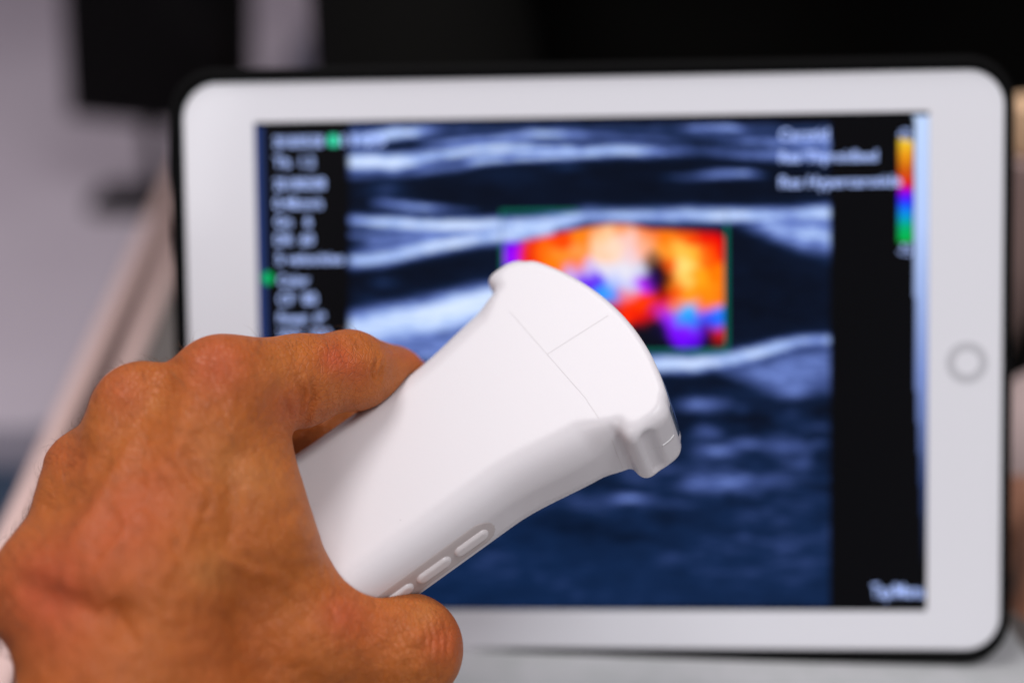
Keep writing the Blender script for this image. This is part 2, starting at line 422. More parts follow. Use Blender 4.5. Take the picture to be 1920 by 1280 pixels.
band([(650, 328, 9, .4), (760, 322, 10, .42), (860, 311, 9, .45), (900, 300, 8, .75), (960, 296, 7, .7), (1060, 290, 8, .95), (1110, 284, 10, .9), (1170, 281, 10, 1.0), (1210, 284, 10, .75), (1260, 284, 9, .45), (1320, 283, 9, .3), (1400, 290, 9, .5), (1560, 292, 12, .65)])
band([(780, 272, 5, .3), (850, 268, 8, .6), (920, 262, 8, .65), (1000, 252, 8, .8), (1050, 252, 8, .75), (1110, 255, 8, .45), (1240, 262, 8, .35), (1300, 275, 7, .2)])
band([(1265, 240, 6, .2), (1300, 239, 7, .6), (1370, 240, 7, .7), (1410, 243, 7, .3), (1460, 240, 6, .1)])
band([(1340, 266, 6, .2), (1400, 266, 8, .5), (1560, 268, 14, .6)])
band([(1235, 333, 6, .12), (1300, 331, 7, .35), (1340, 327, 7, .6), (1400, 325, 7, .6), (1435, 328, 6, .2), (1450, 330, 5, 0)])
band([(690, 380, 7, .2), (720, 382, 8, .5), (770, 387, 8, .65), (810, 391, 7, .6), (850, 394, 7, .35), (900, 397, 7, .15)])
band([(650, 412, 9, .6), (700, 416, 10, .8), (760, 419, 11, .95), (830, 423, 10, 1.12), (880, 423, 10, 1.15), (930, 421, 11, .95), (990, 423, 14, .9), (1060, 414, 14, .92), (1100, 404, 14, .7), (1180, 405, 12, .8), (1240, 404, 13, .7), (1300, 403, 13, .85), (1360, 404, 12, .95), (1430, 404, 12, .85), (1480, 403, 12, .75), (1560, 398, 14, .95)])
band([(650, 440, 6, .4), (690, 443, 7, .55), (740, 440, 8, .5), (850, 440, 10, .5), (900, 432, 10, .6)])
band([(650, 490, 12, .7), (720, 484, 13, .85), (780, 468, 13, .9), (830, 458, 12, 1.08), (900, 446, 12, .9), (960, 440, 14, .9), (1040, 426, 14, .9)])
band([(655, 470, 8, .2), (700, 460, 12, .5), (800, 447, 14, .6), (900, 438, 10, .6)])
band([(1380, 420, 8, .2), (1440, 425, 18, .65), (1500, 436, 26, .72), (1560, 440, 34, .75)], asym=1.1)
band([(650, 612, 24, .85), (720, 602, 25, 1.0), (800, 588, 26, 1.0), (870, 571, 25, 1.1), (960, 548, 22, 1.0)], asym=1.7)
band([(650, 650, 20, .5), (760, 650, 24, .55), (860, 640, 30, .55)])
band([(760, 672, 8, .3), (800, 665, 7, .8), (850, 668, 7, .5)])
band([(1150, 684, 12, .9), (1250, 682, 14, .95), (1300, 682, 14, .98), (1360, 675, 14, .88), (1410, 665, 13, .92), (1460, 650, 12, .8), (1500, 640, 10, .7), (1560, 637, 11, .65)])
band([(1340, 695, 9, .2), (1420, 700, 24, .55), (1480, 695, 40, .55), (1560, 690, 50, .48)])
for b in ((1310, 757, 42, 11, .34), (1480, 735, 50, 14, .28), (1325, 806, 26, 12, .22), (1350, 845, 44, 10, .33), (1398, 828, 26, 12, .25), (1470, 838, 40, 12, .18),
          (1375, 903, 60, 16, .38), (1300, 905, 30, 12, .15), (1180, 935, 36, 8, .36), (1500, 868, 30, 16, .15), (1230, 880, 60, 12, .08), (1000, 1060, 160, 26, .05), (1440, 1060, 120, 40, .05),
          (1060, 312, 30, 7, .16), (730, 355, 30, 14, .18), (700, 360, 30, 9, .08), (720, 530, 25, 9, .14), (690, 560, 18, 6, .1), (950, 330, 80, 20, .05)):
    blob(*b)
I -= 0.10*np.exp(-((PX-1430)/60)**2-((PY-790)/24)**2) + 0.10*np.exp(-((PX-1120)/120)**2-((PY-1000)/40)**2)
streak = vnoise(PX/26+PY/90, PY/5.5, 3)*0.6 + vnoise(PX/11, PY/3.5, 4)*0.4
low = np.clip((PY-700)/60, 0, 1)
I += low*(0.22*(vnoise(PX/70+7, PY/16+3, 31)-0.42) + 0.10*(vnoise(PX/24+7, PY/8+3, 32)-0.5))*np.clip((1180-PY)/300, 0.25, 1)
I = np.clip(I*(0.74+0.52*streak), 0, 1.1)
pal_t = np.array([0, .06, .2, .42, .62, .85, 1.1])
pal = np.array([srgb(3, 5, 12), srgb(4, 10, 26), srgb(15, 33, 66), srgb(64, 82, 140), srgb(112, 136, 208), srgb(172, 198, 246), srgb(212, 228, 255)])
IMG = np.stack([np.interp(I, pal_t, pal[:, k]) for k in range(3)], -1)
IMG += np.where(PY[..., None] > 760, 1, 0)*np.array([0.0, 0.004, 0.016])*np.clip((PY[..., None]-760)/300, 0, 1)
inside = (PX > 652) & (PX < 1557) & (PY > 232) & (PY < 1137)
edge_l = np.clip((PX-650)/10, 0, 1)*np.clip((1559-PX)/6, 0, 1)
IMG = IMG*edge_l[..., None]
side = np.broadcast_to(srgb(5, 5, 8), IMG.shape)
IMG = np.where(inside[..., None], IMG, side)
# colour-flow box
flow = [(952, 462, 110, 0, 235), (960, 480, 160, 0, 255), (952, 500, 110, 20, 230), (968, 455, 150, 0, 240), (985, 470, 230, 30, 0), (1000, 460, 240, 60, 0), (990, 492, 240, 40, 0),
        (1020, 470, 255, 110, 10), (1050, 450, 250, 70, 0), (1050, 480, 255, 140, 40), (1040, 500, 255, 120, 0), (1090, 440, 255, 130, 20), (1090, 475, 255, 150, 70), (1080, 500, 255, 120, 10),
        (1130, 440, 255, 200, 150), (1150, 465, 250, 215, 190), (1180, 450, 245, 200, 190), (1190, 480, 240, 205, 210), (1130, 480, 255, 205, 170), (1120, 425, 255, 150, 80), (1170, 425, 255, 160, 100),
        (1210, 440, 255, 150, 90), (1205, 470, 255, 170, 130), (1215, 425, 240, 80, 30), (1100, 507, 210, 190, 240), (1140, 507, 225, 222, 240), (1180, 510, 228, 226, 240), (1200, 505, 205, 210, 235), (1070, 515, 190, 170, 245),
        (1095, 525, 110, 40, 240), (1115, 532, 90, 10, 240), (1150, 530, 190, 200, 250), (1130, 548, 40, 150, 255), (1150, 553, 60, 150, 255), (1180, 538, 200, 200, 245), (1207, 532, 190, 40, 255), (1220, 525, 60, 10, 160),
        (1170, 562, 250, 70, 30), (1228, 498, 10, 6, 8), (1240, 522, 14, 2, 6), (1237, 512, 6, 4, 6), (1234, 518, 8, 4, 8), (1246, 530, 16, 2, 8), (1243, 540, 30, 2, 10), (1230, 508, 10, 6, 10), (1226, 515, 20, 4, 40), (1195, 570, 255, 60, 0), (1220, 560, 255, 50, 0), (1200, 592, 230, 15, 0), (1225, 585, 200, 5, 0), (1180, 590, 250, 40, 0), (1240, 575, 230, 10, 0), (1235, 505, 10, 5, 10), (1245, 515, 20, 2, 5), (1232, 535, 20, 5, 20), (1240, 548, 120, 0, 0), (1222, 488, 160, 110, 80),
        (1250, 440, 255, 120, 10), (1250, 470, 255, 150, 40), (1255, 500, 250, 90, 10), (1262, 530, 255, 120, 10), (1255, 555, 245, 50, 0), (1280, 470, 255, 190, 70), (1285, 500, 255, 222, 120), (1280, 520, 255, 205, 95), (1300, 480, 255, 180, 50),
        (1290, 440, 250, 90, 0), (1310, 520, 255, 160, 20), (1330, 550, 255, 140, 10), (1290, 560, 255, 150, 20), (1270, 570, 250, 110, 20), (1320, 570, 255, 120, 10), (1350, 560, 255, 120, 10), (1350, 510, 255, 120, 0), (1320, 450, 235, 20, 0), (1345, 440, 228, 0, 0), (1350, 470, 238, 5, 0), (1330, 480, 255, 90, 0), (1310, 437, 235, 25, 0),
        (1240, 585, 170, 60, 230), (1255, 600, 140, 20, 255), (1275, 590, 30, 150, 255), (1292, 583, 0, 185, 255), (1300, 600, 40, 130, 255), (1320, 592, 60, 90, 255), (1350, 590, 20, 130, 255), (1340, 600, 40, 70, 250), (1290, 620, 130, 20, 255), (1270, 622, 120, 10, 250), (1310, 620, 110, 10, 240), (1280, 640, 110, 0, 255), (1300, 638, 90, 0, 230),
        (1345, 626, 215, 25, 15), (1328, 630, 20, 6, 24), (1325, 645, 8, 8, 20), (1345, 648, 6, 8, 18), (1250, 635, 10, 10, 40), (1235, 615, 12, 10, 40), (1225, 640, 8, 10, 24), (1210, 615, 10, 12, 26), (1255, 650, 6, 6, 20), (1190, 625, 8, 12, 26), (1150, 580, 190, 20, 0), (1320, 612, 60, 10, 160)]
WX = PX+11*(vnoise(PX/17+3, PY/17+3, 51)-0.5)+5*(vnoise(PX/7+3, PY/7+3, 53)-0.5); WY = PY+11*(vnoise(PX/17+9, PY/17+5, 52)-0.5)+5*(vnoise(PX/7+3, PY/7+8, 54)-0.5)
num = np.zeros(IMG.shape); den = np.zeros(PX.shape)+1e-12
for x, y, r, g, b in flow:
    wgt = np.exp(-((WX-x)**2+(WY-y)**2)/(2*9.0**2)) + 1e-7/(1+((WX-x)**2+(WY-y)**2)*0.01)
    num += wgt[..., None]*srgb(r, g, b); den += wgt
flowc = num/den[..., None]
topb = np.interp(PX, [940, 975, 1000, 1050, 1100, 1140, 1180, 1220, 1345, 1358], [450, 450, 444, 433, 424, 417, 418, 427, 433, 442])
fm = (PX > 944) & (PX < 1356) & (PY > topb) & (PY < 652)
fade = np.clip((PY-topb)/8, 0, 1)[..., None]
IMG = np.where(fm[..., None], flowc*fade + IMG*(1-fade), IMG)
bd = (PX > 938) & (PX < 1365) & (PY > 393) & (PY < 662)
inn = (PX > 944) & (PX < 1359) & (PY > 399) & (PY < 655)
teal = srgb(0, 104, 86)
IMG = np.where((bd & ~inn)[..., None], np.maximum(IMG*0.75, teal), IMG)
# colour scale, glare strip painted in at the right, blue edge at the left
cb = (PX > 1684) & (PX < 1712) & (PY > 262) & (PY < 455)
cbp = np.array([srgb(235, 200, 50), srgb(230, 150, 20), srgb(200, 90, 10), srgb(220, 10, 30), srgb(120, 0, 230), srgb(30, 30, 255), srgb(0, 140, 220), srgb(0, 170, 110), srgb(0, 175, 50)])
cbc = np.stack([np.interp(PY, [262, 290, 318, 348, 362, 378, 402, 425, 455], cbp[:, k]) for k in range(3)], -1)
IMG = np.where(cb[..., None], cbc, IMG)
x0s = np.interp(PY, [208, 700, 1000], [1714, 1716, 1730])
st = (PX > x0s) & (PY > 216) & (PY < 1060)
sc = np.stack([np.interp(PY, [216, 420, 700, 900, 1060], v) for v in zip(srgb(190, 212, 250), srgb(178, 200, 246), srgb(120, 140, 200), srgb(50, 66, 110), srgb(8, 10, 16))], -1)
IMG = np.where(st[..., None], sc, IMG)
xl = np.interp(PY, [230, 1137], [493, 514])
IMG = np.where(((PX < xl) & (PY > 236))[..., None], srgb(36, 54, 106), IMG)
for cx, cy, r, c in ((625, 264, 11, srgb(60, 215, 170)), (502, 521, 11, srgb(0, 175, 95))):
    IMG = np.where(((PX-cx)**2+(PY-cy)**2 < r*r)[..., None], c, IMG)
glow = np.array([0.020, 0.017, 0.014])*np.exp(-((PX-1640)/55)**2-((PY-800)/190)**2)[..., None]
me_faces = []
ii = np.arange((ny-1)*(nx-1)); rr = ii//(nx-1); cc = ii % (nx-1); a0 = rr*nx+cc
Fs = np.stack([a0, a0+nx, a0+nx+1, a0+1], 1)
scr = mk('screen', T(GP.reshape(-1, 3)), Fs, None, tab)
at = scr.data.color_attributes.new('scan', 'FLOAT_COLOR', 'POINT')
at.data.foreach_set('color', np.concatenate([IMG.reshape(-1, 3), np.ones((nx*ny, 1))], 1).astype(np.float32).ravel())
m = bpy.data.materials.new('screen_glow'); m.use_nodes = True; nt = m.node_tree; b = nt.nodes['Principled BSDF']
an = nt.nodes.new('ShaderNodeAttribute'); an.attribute_name = 'scan'
nt.links.new(an.outputs['Color'], b.inputs['Emission Color']); b.inputs['Emission Strength'].default_value = 1.08
b.inputs['Base Color'].default_value = (0.002, 0.002, 0.002, 1); b.inputs['Roughness'].default_value = 0.3; b.inputs['Specular IOR Level'].default_value = 0.04
scr.data.materials.append(m)
M_txt = mat('text_glow', (0, 0, 0), 0.5, spec=0, emit=tuple(srgb(172, 194, 255)*1.25))
def inv(px, py, z=0.42):                                            # tablet-plane point seen there
    d = np.array([(px-960)/F, -(py-640)/F, -1.0]); n = TR[:, 2]; P0 = TC + n*z
    t = (P0 @ n)/(d @ n); return (d*t - TC) @ TR
def text(s, x0, x1, y, hpx=22):
    cu = bpy.data.curves.new('screen_text', 'FONT'); cu.body = s; cu.size = 1; cu.offset = 0.014
    o = bpy.data.objects.new('tmp', cu); C.objects.link(o)
    bpy.context.view_layer.update()
    dg = bpy.context.evaluated_depsgraph_get(); me = bpy.data.meshes.new_from_object(o.evaluated_get(dg))
    V = np.array([v.co[:] for v in me.vertices]); Fx = [tuple(p.vertices) for p in me.polygons]
    bpy.data.objects.remove(o); bpy.data.curves.remove(cu); bpy.data.meshes.remove(me)
    A0 = inv(x0, y); A1 = inv(x1, y); wd = A1[0]-A0[0]; s_ = wd/(V[:, 0].max()-V[:, 0].min())
    hh = hpx/6.35/0.72
    V = np.stack([A0[0]+(V[:, 0]-V[:, 0].min())*s_, A0[1]+(V[:, 1]-0.36)*hh, np.full(len(V), 0.42)], 1)
    return mk('screen_text', T(V), Fx, M_txt, scr, smooth=False)
for s, x0, x1, y in (('2018/05/08', 513, 606, 266), ('11:25', 640, 722, 263), ('TIs  1.2', 514, 590, 304), ('20180508', 514, 610, 345), ('0.48cm/s', 514, 605, 381),
                     ('Gn   6', 516, 584, 415), ('DR  60', 516, 588, 449), ('5 velocities', 518, 644, 485), ('Color', 522, 580, 525), ('CF  80', 522, 594, 560), ('Power  6*', 522, 610, 596), ('WF  200', 522, 620, 628),
                     ('Carotid', 1462, 1554, 252), ('Res Thyroidbed', 1462, 1645, 294), ('Res Hypercarotide', 1462, 1690, 341), ('+7.5', 1684, 1708, 252), ('-7.5', 1684, 1708, 468), ('Tap/Menu', 1634, 1732, 1106)):
    text(s, x0, x1, y, 26 if y > 1000 else 21)

# ------------------------------------------------------------------ the ultrasound probe
PA = np.array([0.81218925, 0.56870104, -0.13]); PW = np.array([-0.52105847, 0.60697998, -0.60006114]); PN = np.array([-0.26234799, 0.55510081, 0.78930911])
PO = np.array([(1025-960)/F*340, -(663-640)/F*340, -340.])
PM = np.stack([PA, PW, PN], 1)
def probe2c(V): return np.asarray(V, float) @ PM.T + PO
def P2W(V): return c2w(probe2c(V))
WC = -0.5; TH = 11.0                                               # centre line, half thickness
def rb2(x, y, hx, hy, r):
    qx = np.abs(x)-hx+r; qy = np.abs(y)-hy+r
    return np.minimum(np.maximum(qx, qy), 0)+np.hypot(np.maximum(qx, 0), np.maximum(qy, 0))-r
def probe_fn(p):
    x = p[..., 0]; y = p[..., 1]-WC; z = p[..., 2]+TH
    s = np.clip((x+30)/29, 0, 1); s = s*s*(3-2*s)
    s2 = np.clip((-x-80)/35, 0, 1)
    wv = 23.2 + 3.9*s + 0.25*np.clip(x, 0, 3) - 3*s2**2
    tv = TH - 0.4*s2
    R = 64.0
    arc = np.hypot(x-(20.0-R), y+2.0)-R
    b2 = smax(smax(np.abs(y)-wv, -(x+118), 9), arc, 1)
    h2 = smax(smax(np.abs(y)-32.4, 0.8-x, 3.0), arc, 2.4)
    d2 = smin(b2, h2, 1.6)
    t = np.clip((x+7)/9, 0, 1); t = t*t*(3-2*t)
    t2 = np.clip((x-6-0.25*(28-np.abs(y)).clip(0, 12))/6, 0, 1)*np.clip((31-np.abs(y))/5, 0, 1)
    r = 8.2-4.8*t-2.0*t2
    qx = d2+r; qz = np.abs(z)-tv+r
    d = np.minimum(np.maximum(qx, qz), 0)+np.hypot(np.maximum(qx, 0), np.maximum(qz, 0))-r
    gx = np.hypot(x-5.6, (np.abs(y)-33.3)); gz = np.abs(z)-(TH-1.6)
    return smax(d, -smax(gx-2.3, gz, 2.6), 0.8)
Vp, Fp = nets(probe_fn, (-121, -36, -25), (22.5, 35, 3), 0.62, 4)
M_probe = bpy.data.materials.new('probe_plastic'); M_probe.use_nodes = True; nt = M_probe.node_tree; b = nt.nodes['Principled BSDF']
b.inputs['Roughness'].default_value = 0.34; b.inputs['Specular IOR Level'].default_value = 0.4
b.inputs['Subsurface Weight'].default_value = 0.15; b.inputs['Subsurface Radius'].default_value = (1, 0.9, 0.9); b.inputs['Subsurface Scale'].default_value = 0.0015
av = nt.nodes.new('ShaderNodeAttribute'); av.attribute_name = 'seam'
tc = nt.nodes.new('ShaderNodeTexCoord')
nz = nt.nodes.new('ShaderNodeTexNoise'); nz.inputs['Scale'].default_value = 900; nt.links.new(tc.outputs['Object'], nz.inputs['Vector'])
vz = nt.nodes.new('ShaderNodeTexVoronoi'); vz.inputs['Scale'].default_value = 90; nt.links.new(tc.outputs['Object'], vz.inputs['Vector'])
sp_ = nt.nodes.new('ShaderNodeValToRGB'); sp_.color_ramp.elements[0].position = 0.012; sp_.color_ramp.elements[1].position = 0.02
sp_.color_ramp.elements[0].color = (0.28, 0.26, 0.26, 1); sp_.color_ramp.elements[1].color = (0.71, 0.68, 0.70, 1)
nt.links.new(vz.outputs['Distance'], sp_.inputs['Fac']); nt.links.new(sp_.outputs['Color'], b.inputs['Base Color'])
bp = nt.nodes.new('ShaderNodeBump'); bp.inputs['Strength'].default_value = 0.06; bp.inputs['Distance'].default_value = 0.0002
nt.links.new(nz.outputs['Fac'], bp.inputs['Height']); nt.links.new(bp.outputs['Normal'], b.inputs['Normal'])
pb = P2W([[-50, 0, -11]])[0]
probe = mk('ultrasound_probe', P2W(Vp), Fp, M_probe, origin=pb)
tag(probe, 'white handheld ultrasound probe with curved head, held by the hand', 'ultrasound probe')
M_seam = mat('seam_grey', (0.64, 0.60, 0.61), 0.6)  # joints of the shell as thin grey lines
def ribbon(name, pts, wdt, m, lift=0.03, parent=probe, ref=probe_fn, depth=0.12):
    """A thin strip laid along points on the probe's skin."""
    P = np.array(pts, float)
    for _ in range(6):
        nrm = normals(ref, P, 0.2); P = P - nrm*ref(P)[:, None]
    nrm = normals(ref, P, 0.2)
    t = np.gradient(P, axis=0); t /= np.linalg.norm(t, axis=1)[:, None]
    sd = np.cross(t, nrm)
    wv = np.full(len(P), wdt/2)[:, None]
    a = P+sd*wv+nrm*lift; b_ = P-sd*wv+nrm*lift; c = P+sd*wv-nrm*depth; d = P-sd*wv-nrm*depth
    n = len(P); V = np.concatenate([a, b_, c, d]); Fs = []
    for i in range(n-1):
        Fs += [(i, i+1, n+i+1, n+i), (i, 2*n+i, 2*n+i+1, i+1), (n+i, n+i+1, 3*n+i+1, 3*n+i)]
    return mk(name, P2W(V), Fs, m, parent)
sm = [(0.0, y, 0.0) for y in np.linspace(17, -17, 60)]
for k_ in range(1, 15):
    a_ = k_/15*math.pi/2; sm.append((-0.2-0.9*math.sin(a_), -18-9*math.sin(a_), -9+9*math.cos(a_)))
sm += [(-1.2, -27.2, -10-k_) for k_ in range(9)]
ribbon('seam', sm, 0.11, M_seam, 0.012)
ribbon('seam', [(x, -0.2-0.06*x, 0) for x in np.linspace(0.1, 17.4, 30)], 0.14, M_seam, 0.012)
ribbon('seam', [(x, -33, -11.3) for x in np.linspace(1.0, 12.6, 40)], 0.10, M_seam, 0.01)
# orientation mark on the ear
ribbon('orientation_mark', [(x, -33, -10.6) for x in np.linspace(8.3, 12.2, 14)], 0.42, mat('mark_white', (0.95, 0.95, 0.95), 0.3), 0.10)
# lens
def lens_fn(p):
    x = p[..., 0]; y = p[..., 1]-WC; z = p[..., 2]+TH
    arc = np.hypot(x-(20.7-64), y+2.0)-64
    d = smax(arc, np.abs(y)-30.2, 2.0); d = smax(d, 8-x, 1)
    return smax(d, np.abs(z)-7.4, 3.0)
V, f_ = nets(lens_fn, (6, -33, -21), (23, 32, -1), 0.6, 3)
mk('lens', P2W(V), f_, mat('lens_rubber', (0.05, 0.075, 0.13), 0.2), probe)
# control strip with three buttons on the long side
def on_side(px, py, W):
    d = np.array([(px-960)/F, -(py-640)/F, -1.0]); n = PW; t = ((PO+PW*W) @ n)/(d @ n); q = (d*t-PO) @ PM
    return q[0], q[2]
sW = WC-23.2
ex, eh = on_side(926, 992, sW); b1 = on_side(886, 1021, sW); b2 = on_side(816, 1071, sW); b3 = on_side(757, 1114, sW)
print('button side coords', ex, eh, b1, b2, b3)
hz0 = (b1[1]+b2[1])/2 + 1.3
def strip_fn(p):
    x = p[..., 0]; z = p[..., 2]-hz0
    d2 = np.hypot(np.maximum(x-(ex-4.0), 0)+np.minimum(x+88, 0), z)-4.6
    sh = probe_fn(p)
    d = smax(d2, sh-0.07, 0.06)
    return smax(d, -(sh+1.0), 0.1)
def cap2(x, z, c, L, r): return np.hypot(np.maximum(np.abs(x-c)-L, 0), z)-r
V, f_ = nets(strip_fn, (-93, sW-1.0, hz0-5.2), (ex+1, sW+3.4, hz0+5.2), 0.33, 3)
M_strip = mat('button_strip', (0.56, 0.50, 0.49), 0.45); M_btn = mat('button_plastic', (0.72, 0.67, 0.67), 0.35)
strip = mk('button_strip', P2W(V), f_, M_strip, probe)
dxb = b1[0]-b2[0]
for k in range(3):
    cxb = b1[0]-dxb*k
    fn = lambda p: smax(cap2(p[..., 0], p[..., 2]-hz0+0.1, cxb, 2.9, 1.85), np.abs(p[..., 1]-(sW+0.3))-1.15, 1.1)
    V, f_ = nets(fn, (cxb-5, sW-1.6, hz0-3), (cxb+5, sW+2, hz0+3), 0.22, 3)
    mk('button', P2W(V), f_, M_btn, strip)

# ------------------------------------------------------------------ the hand
def pl(x, y, z): return probe2c([x, y, z])                         # probe coordinates -> camera mm
Kp = lambda px, py, d: K(px, py, d)
IM, IP_, ID, IT = Kp(420, 728, 322), Kp(660, 700, 342), Kp(770, 742, 356), None
IDl = Kp(736, 716, 359); ITl = Kp(766, 719, 366)
parts = [  # a, b, ra, rb, blend
    # metacarpals
    (Kp(412, 736, 322), Kp(300, 1130, 304), 12.4, 15, 3),
    (Kp(268, 778, 322), Kp(200, 1120, 303), 12.2, 15, 5),
    (Kp(172, 890, 327), Kp(125, 1110, 308), 11.0, 13, 8),
    (Kp(124, 995, 336), Kp(85, 1105, 314), 9.5, 12, 6),
    # carpus and forearm
    (Kp(260, 1130, 302), Kp(230, 1290, 298), 17, 20, 9),
    (Kp(125, 1110, 309), Kp(225, 1290, 301), 13.5, 15.5, 8),
    (Kp(240, 1290, 299), Kp(330, 1640, 292), 17.5, 26, 8),
    (Kp(300, 1290, 306), Kp(390, 1640, 298), 19, 25, 9),
    # web and thumb mass
    (Kp(455, 800, 326), Kp(470, 1010, 316), 10.5, 13, 7),
    (Kp(440, 1000, 319), Kp(560, 1170, 324), 14, 13, 9),
    (Kp(320, 1330, 318), Kp(560, 1205, 322), 19, 15, 9),
    (Kp(560, 1205, 322), Kp(763, 1217, 328), 14.6, 12.0, 6),
    (Kp(763, 1217, 328), pl(-73, -33, -18), 12.0, 9.5, 4),
    # palm filling
    (Kp(300, 980, 330), Kp(430, 1150, 322), 16, 16, 9),
]
def hand_fn(p):
    d = None
    for a, b_, ra, rb, k in parts:
        q = cone(p, a, b_, ra, rb)
        d = q if d is None else smin(d, q, k)
    # index finger
    f1 = cone(p, Kp(425, 728, 322), Kp(655, 695, 343), 11.2, 9.0)
    f1 = smin(f1, ell(p, Kp(560, 720, 336), (9, 10, 9)), 5)
    f1 = smin(f1, cone(p, Kp(655, 693, 343), IDl, 9.3, 8.9), 3)
    f1 = smin(f1, cone(p, IDl, ITl, 8.7, 6.9), 2)
    d = smin(d, f1, 4.5)
    # middle, ring and little finger behind the probe
    m1 = cone(p, Kp(275, 780, 325), Kp(480, 800, 366), 10.8, 9.0)
    m1 = smin(m1, cone(p, Kp(480, 800, 366), pl(-52, 33, -20), 9.0, 8.4), 3)
    m1 = smin(m1, cone(p, pl(-52, 33, -20), pl(-44, 16, -31), 8.4, 7.2), 3)
    r1 = cone(p, Kp(185, 885, 330), Kp(400, 900, 378), 10.2, 8.8)
    r1 = smin(r1, cone(p, Kp(400, 900, 378), pl(-72, 26, -29), 8.8, 8), 3)
    r1 = smin(r1, cone(p, pl(-72, 26, -29), pl(-66, 6, -31), 8, 7), 3)
    l1 = cone(p, Kp(135, 1000, 339), Kp(330, 1010, 374), 9, 7.8)
    l1 = smin(l1, cone(p, Kp(330, 1010, 374), pl(-92, 18, -29), 7.8, 7), 3)
    l1 = smin(l1, cone(p, pl(-92, 18, -29), pl(-88, 2, -30), 7, 6.3), 3)
    d = smin(d, m1, 3); d = smin(d, r1, 3); d = smin(d, l1, 3)
    return d
def hand_full(p):
    d = hand_fn(p)
    # the skin gives way where it presses on the probe
    q = (p-PO) @ PM
    return smax(d, -(probe_fn(q)-0.15), 1.2)
lo = np.array([-115, -125, -392]); hi = np.array([-8, 8, -228])
Vh, Fh = nets(hand_full, lo, hi, 0.95, 2)
def split4(V, Q):
    n = len(V); E = np.concatenate([Q[:, [i, (i+1) % 4]] for i in range(4)]); E = np.sort(E, 1)
    u, inv_ = np.unique(E[:, 0]*n+E[:, 1], return_inverse=True)
    mid = (V[u//n]+V[u % n])/2; cen = V[Q].mean(1); m = len(Q); e = [n+inv_[i*m:(i+1)*m] for i in range(4)]
    c = n+len(u)+np.arange(m)
    F4 = np.concatenate([np.stack([Q[:, i], e[i], c, e[i-1]], 1) for i in range(4)])
    return np.concatenate([V, mid, cen]), F4
Vh, Fh = split4(Vh, Fh)
for _ in range(2):
    nn = normals(hand_full, Vh, 0.3); Vh = Vh - nn*np.clip(hand_full(Vh), -0.5, 0.5)[:, None]
# relief of the skin: tendons, veins, folds, knuckle dimples
hx, hy = proj(Vh); NH = normals(hand_full, Vh, 0.6)
face = np.clip(NH[:, 2]*2.0, 0, 1)
def pdist(path):
    P = np.array(path, float); best = np.full(len(hx), 1e9); tt = np.zeros(len(hx)); L = len(P)-1
    for i in range(L):
        a, b_ = P[i], P[i+1]; ab = b_-a; t = np.clip(((hx-a[0])*ab[0]+(hy-a[1])*ab[1])/(ab@ab), 0, 1)
        d = np.hypot(hx-a[0]-t*ab[0], hy-a[1]-t*ab[1]); u = d < best
        best[u] = d[u]; tt[u] = (i+t[u])/L
    return best, tt
D = np.zeros(len(hx))
def relief(path, wpx, amp, ends=0.25):
    global D
    d, t = pdist(path); e = np.clip(np.minimum(t, 1-t)/ends, 0, 1)
    D += amp*np.exp(-(d/wpx)**2)*(e*0.85+0.15)*face
relief([(318, 690), (262, 765), (215, 830), (160, 900), (110, 960), (30, 1030)], 32, -2.6)      # valley between middle and ring tendons
relief([(170, 800), (130, 870), (95, 930), (40, 985)], 20, -1.6)
relief([(400, 700), (330, 830), (265, 960), (220, 1080)], 30, 0.9)
relief([(265, 740), (225, 850), (170, 960), (120, 1060)], 22, 1.0)
relief([(445, 830), (428, 900), (440, 980), (420, 1050)], 22, -0.8)                          # beside the first interosseous
relief([(470, 850), (500, 900), (495, 960)], 45, 0.8)
relief([(360, 790), (330, 860), (380, 930), (350, 1020), (300, 1090)], 10, 0.5)              # veins
relief([(250, 870), (215, 930), (240, 990), (180, 1080), (150, 1180)], 10, 0.5)
relief([(330, 860), (290, 900), (250, 905)], 8, 0.22)
relief([(390, 1010), (440, 1060), (520, 1080), (600, 1130)], 13, 0.5)
relief([(556, 706), (572, 740), (560, 795)], 6, -0.9, 0.4)                                    # folds at the root of the index finger
relief([(584, 700), (590, 745), (568, 800)], 6, -1.0, 0.4)
relief([(530, 730), (546, 780), (551, 825)], 6, -0.7, 0.4)
relief([(708, 668), (702, 695), (704, 722)], 5, -0.8, 0.3)                                    # joint creases
relief([(719, 674), (713, 700), (711, 720)], 4, -0.5, 0.3)
for k in range(5):
    relief([(632+9*k, 632-2*k), (636+9*k, 648), (632+9*k, 668)], 4, -0.22, 0.4)
    relief([(385+12*k, 646), (380+12*k, 668), (386+12*k, 690)], 5, -0.16, 0.4)
    relief([(205+11*k, 700-5*k), (202+11*k, 718), (207+11*k, 740)], 5, -0.16, 0.4)
relief([(640, 640), (660, 650), (690, 652)], 6, -0.25, 0.3)
for k, x in enumerate((792, 806, 820, 833)):
    relief([(x-4, 1150+k*4), (x+8, 1190), (x+3, 1240)], 5, -0.5, 0.3)
for k in range(9):                                                                            # slanting skin creases over the wrist and thumb root
    x0 = 150+62*k; y0 = 1120+28*math.sin(k*1.7)
    relief([(x0, y0), (x0+34, y0+34), (x0+52, y0+74)], 6, -0.32, 0.4)
relief([(620, 1120), (660, 1100), (700, 1098)], 8, -0.25)
relief([(20, 1080), (110, 1130), (200, 1150), (245, 1180)], 34, -1.8)
relief([(200, 1120), (235, 1170), (230, 1220)], 26, -1.2)
wob = vnoise(hx/34+40, hy/34+40, 11)-0.5 + 0.5*(vnoise(hx/15+10, hy/19+9, 12)-0.5)
D += 0.6*wob*face
q = (Vh-PO) @ PM
D *= np.clip(probe_fn(q)/1.5, 0, 1)
